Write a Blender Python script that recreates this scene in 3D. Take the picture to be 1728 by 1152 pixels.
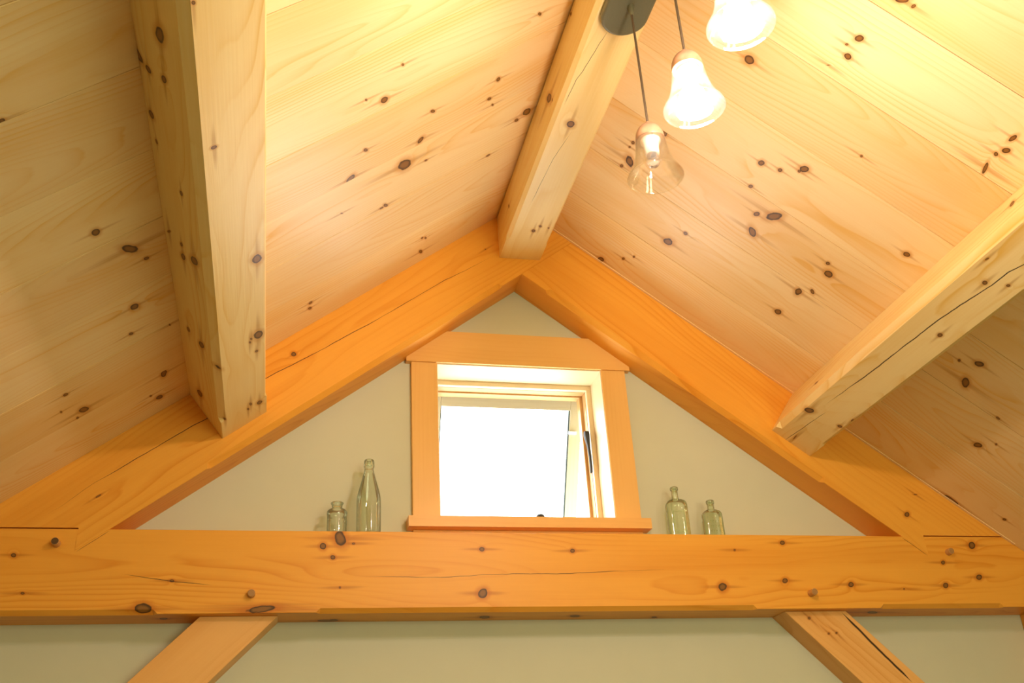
import bpy, bmesh, math, random
from mathutils import Vector, Matrix, Euler
random.seed(7)
for o in list(bpy.data.objects):
    bpy.data.objects.remove(o, do_unlink=True)
SC = bpy.context.scene
COL = SC.collection
PI = math.pi

# ------------------------------------------------------------------ camera
cam_d = bpy.data.cameras.new('camera')
cam_d.sensor_width = 36.0
cam_d.lens = 1697.937 / 1728 * 36
cam_d.clip_start = 0.02
cam = bpy.data.objects.new('camera', cam_d)
COL.objects.link(cam)
cam.matrix_world = Matrix(((0.9755393, -0.0493524, -0.2142133, -0.80825), (-0.2128336, -0.4558566, -0.8642318, -3.05), (-0.0549986, 0.8886839, -0.4552099, 1.6), (0, 0, 0, 1)))
SC.camera = cam

# ------------------------------------------------------------------ world, daylight, exposure
WORLD_STRENGTH = 8.5
ROOM_WINDOW_W = 21.0
BULB = 395.0
BULB_COL = (1.0, 0.745, 0.66)
EXPOSURE = 0.46
world = bpy.data.worlds.new('bright_overcast_sky')
SC.world = world
world.use_nodes = True
bg = world.node_tree.nodes['Background']
bg.inputs['Color'].default_value = (0.93, 0.97, 1.0, 1)
bg.inputs['Strength'].default_value = WORLD_STRENGTH
SC.view_settings.view_transform = 'Standard'
SC.view_settings.look = 'None'
SC.view_settings.gamma = 1.0
SC.view_settings.use_curve_mapping = False
SC.view_settings.exposure = EXPOSURE
SC.cycles.max_bounces = 10
SC.cycles.diffuse_bounces = 8
SC.cycles.transparent_max_bounces = 24
SC.cycles.sample_clamp_indirect = 6.0
SC.cycles.caustics_reflective = False
SC.cycles.caustics_refractive = False

def area_light(name, loc, target, sx, sy, power, col):
    d = bpy.data.lights.new(name, 'AREA')
    d.shape = 'RECTANGLE'; d.size = sx; d.size_y = sy
    d.energy = power; d.color = col
    o = bpy.data.objects.new(name, d)
    COL.objects.link(o)
    o.location = loc
    o.rotation_euler = (Vector(target) - Vector(loc)).to_track_quat('-Z', 'Y').to_euler()
    return o
# daylight from the room's own windows, behind the camera
for wx in (0.10, 1.00):
    area_light('room_window_daylight', (wx, -4.40, 2.05), (wx, 0.0, 2.15), 0.50, 1.50, ROOM_WINDOW_W, (1.0, 0.95, 0.60))

# ------------------------------------------------------------------ dimensions (metres; z up, y into the gable wall)
TH = 0.6399659147561761
C, S_, T = math.cos(TH), math.sin(TH), math.tan(TH)
ZR = 3.788            # roof boards meet here
ZB = 3.486            # rafter undersides meet here
BT, BB = 2.5187, 2.2716   # tie beam top and bottom
YW = 0.130            # plaster face of the gable wall
XW = 1.93             # side walls
YF = -4.45            # wall behind the camera

# knots, drying cracks and painted joint shade lines, in the own coordinates of each timber (place, turn, radii) / (face, width, course)
KNOTS = {
    'roofL4': [
        (-1.5432, 0.0671, 0.0, 0.0, 0.0, 1.3025, 0.0144, 0.0099, 0.012),
        (-0.755, 0.0861, 0.0, 0.0, 0.0, 1.0835, 0.0155, 0.0113, 0.012),
        (-0.8163, 0.0505, 0.0, 0.0, 0.0, -2.1023, 0.0059, 0.003, 0.012),
        (-0.7119, -0.0205, 0.0, 0.0, 0.0, -2.1676, 0.0073, 0.0037, 0.012),
        (-0.2334, 0.0334, 0.0, 0.0, 0.0, -2.3184, 0.0109, 0.0047, 0.012),
    ],
    'roofL6': [
        (-1.6512, 0.1202, 0.0, 0.0, 0.0, 0.9904, 0.0063, 0.0058, 0.012),
    ],
    'roofL3': [
        (-1.4767, -0.06, 0.0, 0.0, 0.0, -2.1945, 0.0304, 0.0123, 0.012),
        (-1.4427, 0.0096, -0.0, 0.0, 0.0, 1.0307, 0.009, 0.0065, 0.012),
        (-0.5696, -0.0099, -0.0, 0.0, 0.0, -2.3101, 0.0128, 0.0056, 0.012),
        (-0.3284, -0.0066, 0.0, 0.0, 0.0, 0.9882, 0.012, 0.0075, 0.012),
        (-0.3437, 0.0694, -0.0, 0.0, 0.0, 0.7145, 0.0109, 0.0065, 0.012),
        (-0.3207, 0.1088, 0.0, 0.0, 0.0, -2.205, 0.0084, 0.0035, 0.012),
        (-0.5933, 0.101, 0.0, 0.0, 0.0, 1.9606, 0.0147, 0.0106, 0.012),
        (-0.7951, 0.0156, 0.0, 0.0, 0.0, -2.2313, 0.0119, 0.0055, 0.012),
        (-0.836, 0.1168, 0.0, 0.0, 0.0, 2.1495, 0.0171, 0.0137, 0.012),
    ],
    'roofL2': [
        (-1.496, -0.0522, 0.0, 0.0, 0.0, 1.1797, 0.0166, 0.0111, 0.012),
        (-1.5209, 0.0706, 0.0, 0.0, 0.0, 1.2197, 0.0089, 0.0057, 0.012),
        (-0.6368, -0.0616, 0.0, 0.0, 0.0, 0.9243, 0.0326, 0.0221, 0.012),
        (-0.14, -0.0003, 0.0, 0.0, 0.0, 0.8287, 0.0244, 0.0157, 0.012),
        (-0.1783, 0.0181, 0.0, 0.0, 0.0, 0.7456, 0.0127, 0.0071, 0.012),
        (-0.5514, -0.0247, 0.0, 0.0, 0.0, -2.5356, 0.007, 0.0048, 0.012),
        (-0.6831, 0.1102, 0.0, 0.0, 0.0, -2.1801, 0.0151, 0.0062, 0.012),
        (-0.6983, 0.1132, 0.0, 0.0, 0.0, -2.8293, 0.0082, 0.0057, 0.012),
        (-0.8523, 0.0235, 0.0, 0.0, 0.0, -2.3201, 0.0061, 0.0022, 0.012),
    ],
    'roofL0': [
        (-1.4561, -0.1087, 0.0, 0.0, 0.0, 1.6271, 0.0213, 0.0105, 0.012),
        (-1.4843, 0.0256, 0.0, 0.0, 0.0, 1.2291, 0.0166, 0.0108, 0.012),
        (-1.5088, -0.0141, 0.0, 0.0, 0.0, 1.3069, 0.0068, 0.0041, 0.012),
        (-0.4734, 0.0517, 0.0, 0.0, 0.0, -2.0317, 0.0174, 0.0063, 0.012),
        (-0.4831, -0.044, 0.0, 0.0, 0.0, 1.0962, 0.0083, 0.0051, 0.012),
        (-0.4668, -0.0308, 0.0, 0.0, 0.0, -2.0456, 0.0111, 0.0041, 0.012),
        (-0.9399, 0.0029, 0.0, 0.0, 0.0, 1.1241, 0.0132, 0.0064, 0.012),
        (-0.939, -0.0318, -0.0, 0.0, 0.0, 1.15, 0.0099, 0.0076, 0.012),
    ],
    'roofL1': [
        (-1.7277, -0.049, 0.0, 0.0, 0.0, 1.2621, 0.0091, 0.0071, 0.012),
        (-1.698, 0.0889, 0.0, 0.0, 0.0, 1.2631, 0.0208, 0.0132, 0.012),
        (-1.7217, 0.1179, 0.0, 0.0, 0.0, 1.5163, 0.0099, 0.0039, 0.012),
        (-1.7548, 0.0314, 0.0, 0.0, 0.0, 1.5295, 0.0075, 0.003, 0.012),
        (-1.4136, -0.1195, 0.0, 0.0, 0.0, 1.3903, 0.0054, 0.0023, 0.012),
        (-0.2674, -0.1104, -0.0, 0.0, 0.0, -2.8068, 0.0097, 0.0059, 0.012),
    ],
    'roofR3': [
        (0.6611, 0.0111, 0.0, 0.0, 0.0, 1.827, 0.0128, 0.0097, 0.012),
        (0.7182, -0.0059, 0.0, 0.0, 0.0, 1.9182, 0.0092, 0.007, 0.012),
        (0.7724, -0.0608, 0.0, 0.0, 0.0, 2.1144, 0.0171, 0.0122, 0.012),
        (0.7646, -0.0436, 0.0, 0.0, 0.0, 1.4464, 0.0069, 0.0051, 0.012),
        (1.1578, -0.0022, 0.0, 0.0, 0.0, 2.1496, 0.012, 0.0102, 0.012),
        (0.6753, 0.1153, 0.0, 0.0, 0.0, 1.9597, 0.0087, 0.0063, 0.012),
    ],
    'roofR4': [
        (0.8754, 0.0366, 0.0, 0.0, 0.0, 1.3355, 0.0052, 0.004, 0.012),
        (0.4721, -0.0308, 0.0, 0.0, 0.0, 2.3167, 0.0172, 0.0152, 0.012),
    ],
    'roofR2': [
        (0.7872, -0.0812, 0.0, 0.0, 0.0, 2.154, 0.0317, 0.0155, 0.012),
        (0.7397, -0.048, 0.0, 0.0, 0.0, 2.0411, 0.0131, 0.0088, 0.012),
        (0.7633, 0.0298, 0.0, 0.0, 0.0, -2.2786, 0.0222, 0.014, 0.012),
        (1.0075, -0.0409, 0.0, 0.0, 0.0, 1.7578, 0.0088, 0.0065, 0.012),
        (1.0315, -0.0028, 0.0, 0.0, 0.0, 1.1865, 0.0164, 0.0144, 0.012),
        (1.0329, 0.1065, 0.0, 0.0, 0.0, -2.2958, 0.0117, 0.0069, 0.012),
        (0.306, 0.0746, 0.0, 0.0, 0.0, -2.0895, 0.0254, 0.0146, 0.012),
        (0.2892, 0.1148, 0.0, 0.0, 0.0, 1.7175, 0.0088, 0.0059, 0.012),
        (0.2882, -0.0069, 0.0, 0.0, 0.0, 1.7283, 0.0082, 0.0057, 0.012),
        (0.2846, 0.018, 0.0, 0.0, 0.0, 1.7292, 0.0056, 0.0038, 0.012),
        (0.3623, -0.1181, 0.0, 0.0, 0.0, 1.586, 0.013, 0.011, 0.012),
        (1.5537, -0.0414, 0.0, 0.0, 0.0, 2.3578, 0.015, 0.0135, 0.012),
        (1.5072, -0.0052, 0.0, 0.0, 0.0, 1.1735, 0.0069, 0.0042, 0.012),
        (1.5774, 0.0622, 0.0, 0.0, 0.0, -2.0751, 0.0255, 0.0122, 0.012),
        (1.734, 0.1156, 0.0, 0.0, 0.0, -2.7889, 0.0077, 0.0052, 0.012),
    ],
    'roofR1': [
        (0.5883, -0.0321, 0.0, 0.0, 0.0, 1.7275, 0.0092, 0.0079, 0.012),
        (0.5538, 0.0539, 0.0, 0.0, 0.0, 2.1438, 0.021, 0.0167, 0.012),
        (0.9997, -0.106, 0.0, 0.0, 0.0, 1.487, 0.02, 0.0115, 0.012),
        (0.9951, 0.0363, 0.0, 0.0, 0.0, 1.8337, 0.015, 0.012, 0.012),
        (1.7779, 0.0308, 0.0, 0.0, 0.0, 1.7743, 0.016, 0.0129, 0.012),
        (1.8079, -0.024, 0.0, 0.0, 0.0, 1.1331, 0.0063, 0.0035, 0.012),
    ],
    'roofR5': [
        (1.1332, -0.0174, 0.0, 0.0, 0.0, 1.7448, 0.0138, 0.0062, 0.012),
        (1.1426, 0.0235, 0.0, 0.0, 0.0, 2.2484, 0.0112, 0.0089, 0.012),
        (1.1319, 0.048, 0.0, 0.0, 0.0, 1.081, 0.0073, 0.0056, 0.012),
        (1.1379, 0.1002, 0.0, 0.0, 0.0, -1.87, 0.0223, 0.005, 0.012),
        (0.6826, -0.0213, 0.0, 0.0, 0.0, 2.1488, 0.0132, 0.0097, 0.012),
        (0.6659, 0.0123, 0.0, 0.0, 0.0, 2.3604, 0.0047, 0.0034, 0.012),
        (0.6864, 0.0407, 0.0, 0.0, 0.0, 2.7236, 0.0106, 0.0098, 0.012),
        (0.6575, 0.0951, 0.0, 0.0, 0.0, 2.4547, 0.0048, 0.0018, 0.012),
    ],
    'roofR0': [
        (0.3791, 0.1065, 0.0, 0.0, 0.0, 2.0925, 0.0163, 0.0121, 0.012),
        (0.4497, 0.0257, 0.0, 0.0, 0.0, 1.6337, 0.0089, 0.0054, 0.012),
        (0.4795, -0.0181, 0.0, 0.0, 0.0, 1.6236, 0.007, 0.0043, 0.012),
        (2.0656, 0.0328, 0.0, 0.0, 0.0, 1.7891, 0.0084, 0.0064, 0.012),
        (1.9051, 0.1128, -0.0, 0.0, 0.0, -3.0845, 0.033, 0.0106, 0.012),
    ],
    'roofR6': [
        (0.7129, 0.0777, 0.0, 0.0, 0.0, 2.5089, 0.018, 0.0077, 0.012),
        (0.743, 0.0757, 0.0, 0.0, 0.0, 1.865, 0.0066, 0.0044, 0.012),
    ],
    'purlinL': [
        (1.6743, -0.081, 0.0852, 0.0, -2.725, 0.0, 0.026, 0.008, 0.0136),
        (1.5583, -0.081, 0.0904, 0.0, -2.622, 0.0, 0.0152, 0.008, 0.0078),
        (1.3821, -0.081, 0.1637, 0.0, -2.7281, 0.0, 0.0134, 0.008, 0.0098),
        (1.534, -0.081, 0.1835, 0.0, 2.0655, 0.0, 0.0205, 0.008, 0.0156),
        (1.5274, -0.081, 0.1482, 0.0, -2.2345, 0.0, 0.0119, 0.008, 0.009),
        (1.303, -0.081, 0.1582, 0.0, -3.0039, 0.0, 0.0082, 0.008, 0.0049),
        (1.2206, -0.081, 0.0771, 0.0, -2.8387, 0.0, 0.0105, 0.008, 0.0055),
        (0.965, -0.081, 0.1623, 0.0, -2.5521, 0.0, 0.0164, 0.008, 0.0029),
        (0.9822, -0.081, 0.1071, 0.0, -2.7614, 0.0, 0.0121, 0.008, 0.0051),
        (0.9298, -0.081, 0.1062, 0.0, -2.7578, 0.0, 0.0184, 0.008, 0.0093),
        (0.9837, -0.081, 0.0539, 0.0, -2.6512, 0.0, 0.0286, 0.008, 0.012),
        (0.5222, -0.081, 0.1325, 0.0, -2.8379, 0.0, 0.0163, 0.008, 0.0076),
        (0.5353, -0.081, 0.0677, 0.0, -2.7369, 0.0, 0.027, 0.008, 0.011),
        (0.1329, -0.081, 0.1148, 0.0, -2.8062, 0.0, 0.0297, 0.008, 0.0143),
        (1.8136, -0.0592, 0.0, 0.0, 0.0, -0.4274, 0.0055, 0.0037, 0.014),
        (1.4359, -0.041, 0.0, 0.0, 0.0, -1.2057, 0.0073, 0.0056, 0.014),
        (0.9524, 0.0515, 0.0, 0.0, 0.0, 2.8269, 0.0219, 0.0139, 0.014),
        (0.5628, 0.0521, 0.0, 0.0, 0.0, 2.8771, 0.0268, 0.0141, 0.014),
        (0.5617, 0.0303, 0.0, 0.0, 0.0, 2.8895, 0.0081, 0.0031, 0.014),
        (0.5449, 0.0263, 0.0, 0.0, 0.0, 2.8925, 0.0082, 0.0031, 0.014),
        (0.4702, 0.0462, 0.0, 0.0, 0.0, 2.8305, 0.0087, 0.0048, 0.014),
        (0.5021, -0.0772, 0.0, 0.0, 0.0, 2.6891, 0.0268, 0.0077, 0.014),
        (0.1078, 0.0541, 0.0, 0.0, 0.0, -0.334, 0.0165, 0.0097, 0.014),
        (0.136, 0.0227, 0.0, 0.0, 0.0, 2.9245, 0.0132, 0.0044, 0.014),
        (0.1106, 0.0133, 0.0, 0.0, 0.0, 2.9292, 0.0107, 0.0035, 0.014),
        (0.1355, -0.0662, 0.0, 0.0, 0.0, 2.9547, 0.0104, 0.0035, 0.014),
    ],
    'ridge': [
        (0.7702, -0.0766, 0.0908, 0.0, -2.4894, 0.0, 0.0318, 0.008, 0.0156),
        (0.7988, -0.0766, 0.0596, 0.0, -2.138, 0.0, 0.0081, 0.008, 0.0048),
        (1.0431, -0.0766, 0.1642, 0.0, -2.3685, 0.0, 0.0105, 0.008, 0.0048),
        (0.19, -0.0766, 0.0961, 0.0, -2.3488, 0.0, 0.0107, 0.008, 0.006),
        (0.7678, -0.0162, 0.0, 0.0, 0.0, 2.6745, 0.0169, 0.0132, 0.012),
        (0.1891, 0.0068, 0.0, 0.0, 0.0, 2.7619, 0.0095, 0.0072, 0.012),
        (0.2199, 0.0239, 0.0, 0.0, 0.0, 2.8032, 0.0075, 0.0052, 0.012),
        (0.213, 0.0558, 0.0, 0.0, 0.0, 2.8436, 0.0056, 0.0031, 0.012),
    ],
    'purlinR': [
        (0.2254, -0.0473, 0.0, 0.0, 0.0, -2.6048, 0.0196, 0.0136, 0.012),
        (0.2484, 0.0605, 0.0, 0.0, 0.0, -2.7587, 0.0095, 0.0076, 0.012),
        (0.3153, 0.0701, 0.0, 0.0, 0.0, 3.0623, 0.0094, 0.0029, 0.012),
        (1.1217, -0.0048, 0.0, 0.0, 0.0, 2.9529, 0.0088, 0.0069, 0.012),
        (1.1568, 0.0395, 0.0, 0.0, 0.0, -2.8436, 0.0061, 0.0048, 0.012),
        (1.1915, -0.049, 0.0, 0.0, 0.0, -3.0368, 0.007, 0.0024, 0.012),
        (0.8701, 0.0296, 0.0, 0.0, 0.0, -3.0874, 0.0095, 0.007, 0.012),
        (0.0442, -0.0072, -0.0, 0.0, 0.0, 3.0315, 0.0184, 0.002, 0.012),
        (1.2808, -0.081, 0.1165, 0.0, -2.0907, 0.0, 0.0182, 0.008, 0.0094),
        (0.2694, -0.081, 0.0782, 0.0, -2.8255, 0.0, 0.0144, 0.008, 0.0065),
    ],
    'rafterL': [
        (-0.8606, 0.0, 0.1801, 0.0, -0.6737, 0.0, 0.0088, 0.01, 0.0086),
        (-1.5955, 0.0, 0.1063, 0.0, -3.126, 0.0, 0.0097, 0.01, 0.0028),
        (-0.0489, 0.0, 0.1541, 0.0, -0.5895, 0.0, 0.0026, 0.01, 0.0022),
    ],
    'rafterR': [
        (1.6064, 0.0, 0.0875, 0.0, 1.9278, 0.0, 0.0117, 0.01, 0.0088),
        (1.6043, 0.0, 0.1785, 0.0, 2.4545, 0.0, 0.0072, 0.01, 0.0022),
        (1.7372, 0.0, 0.2513, 0.0, -3.1093, 0.0, 0.0326, 0.01, 0.0066),
    ],
    'beam': [
        (-1.5477, 0.0, 0.1686, 0.0, -2.7652, 0.0, 0.008, 0.014, 0.0066),
        (-1.5072, 0.0, 0.0605, 0.0, -3.0123, 0.0, 0.0062, 0.014, 0.0041),
        (-1.1115, 0.0, 0.0952, 0.0, -3.091, 0.0, 0.0074, 0.014, 0.0043),
        (-1.1825, 0.0, 0.0154, 0.0, -3.032, 0.0, 0.0242, 0.014, 0.0166),
        (-0.6829, 0.0, 0.1994, 0.0, -1.9079, 0.0, 0.011, 0.014, 0.0106),
        (-0.6318, 0.0, 0.2247, 0.0, -1.9196, 0.0, 0.0259, 0.014, 0.0179),
        (-0.6522, 0.0, 0.1657, 0.0, -3.0371, 0.0, 0.008, 0.014, 0.0073),
        (-0.8544, 0.0, 0.0117, 0.0, 3.0085, 0.0, 0.0469, 0.014, 0.0104),
        (-0.5911, 0.0, 0.2083, 0.0, -3.1391, 0.0, 0.0054, 0.014, 0.0037),
        (-0.6292, 0.0, 0.074, 0.0, -2.1527, 0.0, 0.0036, 0.014, 0.0035),
        (-0.1914, 0.0, 0.193, 0.0, 3.0545, 0.0, 0.0095, 0.014, 0.0076),
        (0.1048, 0.0, 0.1895, 0.0, 2.8886, 0.0, 0.009, 0.014, 0.0076),
        (-0.1939, 0.0, 0.055, 0.0, 2.5307, 0.0, 0.0169, 0.014, 0.0153),
        (0.8422, 0.0, 0.2204, 0.0, 2.793, 0.0, 0.0102, 0.014, 0.0079),
        (0.6651, 0.0, 0.1947, 0.0, 2.5624, 0.0, 0.0045, 0.014, 0.0038),
        (0.6019, 0.0, 0.0722, 0.0, 2.6233, 0.0, 0.0163, 0.014, 0.0138),
        (0.828, 0.0, 0.0922, 0.0, 2.8144, 0.0, 0.0111, 0.014, 0.0086),
        (1.0671, 0.0, 0.0793, 0.0, 2.6321, 0.0, 0.0118, 0.014, 0.0093),
        (1.2623, 0.0, 0.0635, 0.0, 2.6405, 0.0, 0.0036, 0.014, 0.0028),
        (1.4258, 0.0, 0.075, 0.0, 2.6447, 0.0, 0.0125, 0.014, 0.0094),
        (1.5651, 0.0, 0.1033, 0.0, 2.7709, 0.0, 0.0138, 0.014, 0.0097),
        (1.57, 0.0, 0.2158, 0.0, -0.3582, 0.0, 0.016, 0.014, 0.0134),
        (1.4381, 0.0, 0.155, 0.0, 2.6214, 0.0, 0.0089, 0.014, 0.0067),
        (-0.1745, 0.082, 0.0, 0.0, 0.0, 0.9681, 0.0231, 0.0176, 0.01),
        (0.1171, 0.0772, 0.0, 0.0, 0.0, -2.4547, 0.0206, 0.015, 0.01),
        (0.3951, 0.1062, 0.0, 0.0, 0.0, 0.9631, 0.0152, 0.0091, 0.01),
        (-0.6398, 0.1035, 0.0, 0.0, 0.0, 1.2734, 0.0171, 0.0141, 0.01),
        (-1.1303, 0.0626, 0.0, 0.0, 0.0, 3.0173, 0.0132, 0.0119, 0.01),
        (-0.6625, 0.1108, 0.0, 0.0, 0.0, -3.0521, 0.0305, 0.0168, 0.01),
        (1.165, 0.0654, 0.0, 0.0, 0.0, -2.6544, 0.0275, 0.0151, 0.01),
    ],
    'braceR': [
        (0.0746, 0.0, 0.0434, 0.0, 1.8809, 0.0, 0.0057, 0.01, 0.0046),
        (0.1531, 0.0, 0.0502, 0.0, 1.8994, 0.0, 0.0045, 0.01, 0.0036),
        (0.172, 0.0, 0.0713, 0.0, 1.8987, 0.0, 0.0046, 0.01, 0.0036),
    ],
}
CRACKS_AND_JOINTS = {
    'rafterL': [
        (1, 0.0016, [(-1.7527, 0.1418), (-1.702, 0.1383), (-1.587, 0.1479), (-1.4488, 0.1467), (-1.2475, 0.1445), (-1.2076, 0.1413), (-0.9867, 0.1568), (-0.936, 0.155), (-0.8077, 0.1449), (-0.5362, 0.1343), (-0.3353, 0.1329), (-0.2518, 0.1315), (-0.18, 0.1237), (-0.0205, 0.1164)]),
    ],
    'ridge': [
        (2, 0.0011, [(0.8429, -0.0575), (0.9589, -0.0518), (0.9995, -0.0417), (1.1047, -0.0271), (1.1665, -0.0159)]),
        (2, 0.0008, [(0.3375, -0.0409), (0.6006, -0.0258), (0.7361, -0.0028)]),
    ],
    'purlinR': [
        (2, 0.0013, [(-0.0146, -0.0231), (0.1774, -0.012), (0.2769, -0.0068)]),
        (2, 0.0022, [(0.2966, -0.0273), (0.438, -0.0206), (0.5386, -0.0151), (0.8339, -0.0086), (0.9165, -0.0067), (0.9927, -0.0011), (1.1266, 0.0119), (1.1934, 0.013), (1.2435, 0.022), (1.3577, 0.0374)]),
    ],
    'beam': [
        (1, 0.0012, [(-0.5726, 0.1082), (-0.3232, 0.1041), (-0.2005, 0.1113), (-0.0832, 0.116), (0.0881, 0.1154), (0.2379, 0.1236), (0.4227, 0.1305)]),
        (1, 0.0012, [(-1.2469, 0.1145), (-1.1202, 0.0953), (-0.9929, 0.0812)]),
        (1, 0.0012, [(-1.385, 0.1785), (-1.297, 0.244)]),  # no crack: painted shade of the joint under the left rafter foot
        (1, 0.0012, [(1.297, 0.244), (1.385, 0.1785)]),  # same painted joint shade, right rafter foot
    ],
    'braceR': [
        (1, 0.005, [(0.1446, 0.1423), (0.2932, 0.1331), (0.46, 0.1259)]),
    ],
}

# ------------------------------------------------------------------ materials
def rgba(c):
    return (c[0], c[1], c[2], 1.0)

class NT:
    def __init__(self, name):
        self.m = bpy.data.materials.new(name)
        self.m.use_nodes = True
        self.t = self.m.node_tree
        self.t.nodes.clear()
        self.out = self.n('ShaderNodeOutputMaterial')
    def n(self, kind, **kw):
        nd = self.t.nodes.new(kind)
        for k, v in kw.items():
            setattr(nd, k, v)
        return nd
    def put(self, sock, v):
        if isinstance(v, bpy.types.NodeSocket):
            self.t.links.new(v, sock)
        elif v is not None:
            sock.default_value = v
    def math(self, op, a, b=None, c=None, clamp=False):
        nd = self.n('ShaderNodeMath', operation=op, use_clamp=clamp)
        self.put(nd.inputs[0], a); self.put(nd.inputs[1], b); self.put(nd.inputs[2], c)
        return nd.outputs[0]
    def vmath(self, op, a, b=None, out=0):
        nd = self.n('ShaderNodeVectorMath', operation=op)
        self.put(nd.inputs[0], a); self.put(nd.inputs[1], b)
        return nd.outputs[out]
    def step(self, x, lo, hi):
        nd = self.n('ShaderNodeMapRange', interpolation_type='SMOOTHSTEP')
        self.put(nd.inputs[0], x)
        nd.inputs[1].default_value = lo; nd.inputs[2].default_value = hi
        return nd.outputs[0]
    def mix(self, f, a, b):
        nd = self.n('ShaderNodeMix', data_type='RGBA')
        self.put(nd.inputs[0], f); self.put(nd.inputs[6], a); self.put(nd.inputs[7], b)
        return nd.outputs[2]
    def scaled(self, v, sc, off=(0, 0, 0)):
        nd = self.n('ShaderNodeMapping')
        self.put(nd.inputs[0], v)
        nd.inputs['Location'].default_value = off
        nd.inputs['Scale'].default_value = sc
        return nd.outputs[0]
    def noise(self, v, scale, detail=2.0, rough=0.5, out=0):
        nd = self.n('ShaderNodeTexNoise')
        self.put(nd.inputs['Vector'], v)
        nd.inputs['Scale'].default_value = scale
        nd.inputs['Detail'].default_value = detail
        nd.inputs['Roughness'].default_value = rough
        return nd.outputs[out]
    def bsdf(self, col, rough=0.5, **kw):
        b = self.n('ShaderNodeBsdfPrincipled')
        self.put(b.inputs['Base Color'], col)
        self.put(b.inputs['Roughness'], rough)
        for k, v in kw.items():
            self.put(b.inputs[k.replace('_', ' ')], v)
        self.t.links.new(b.outputs[0], self.out.inputs[0])
        return b

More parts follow.
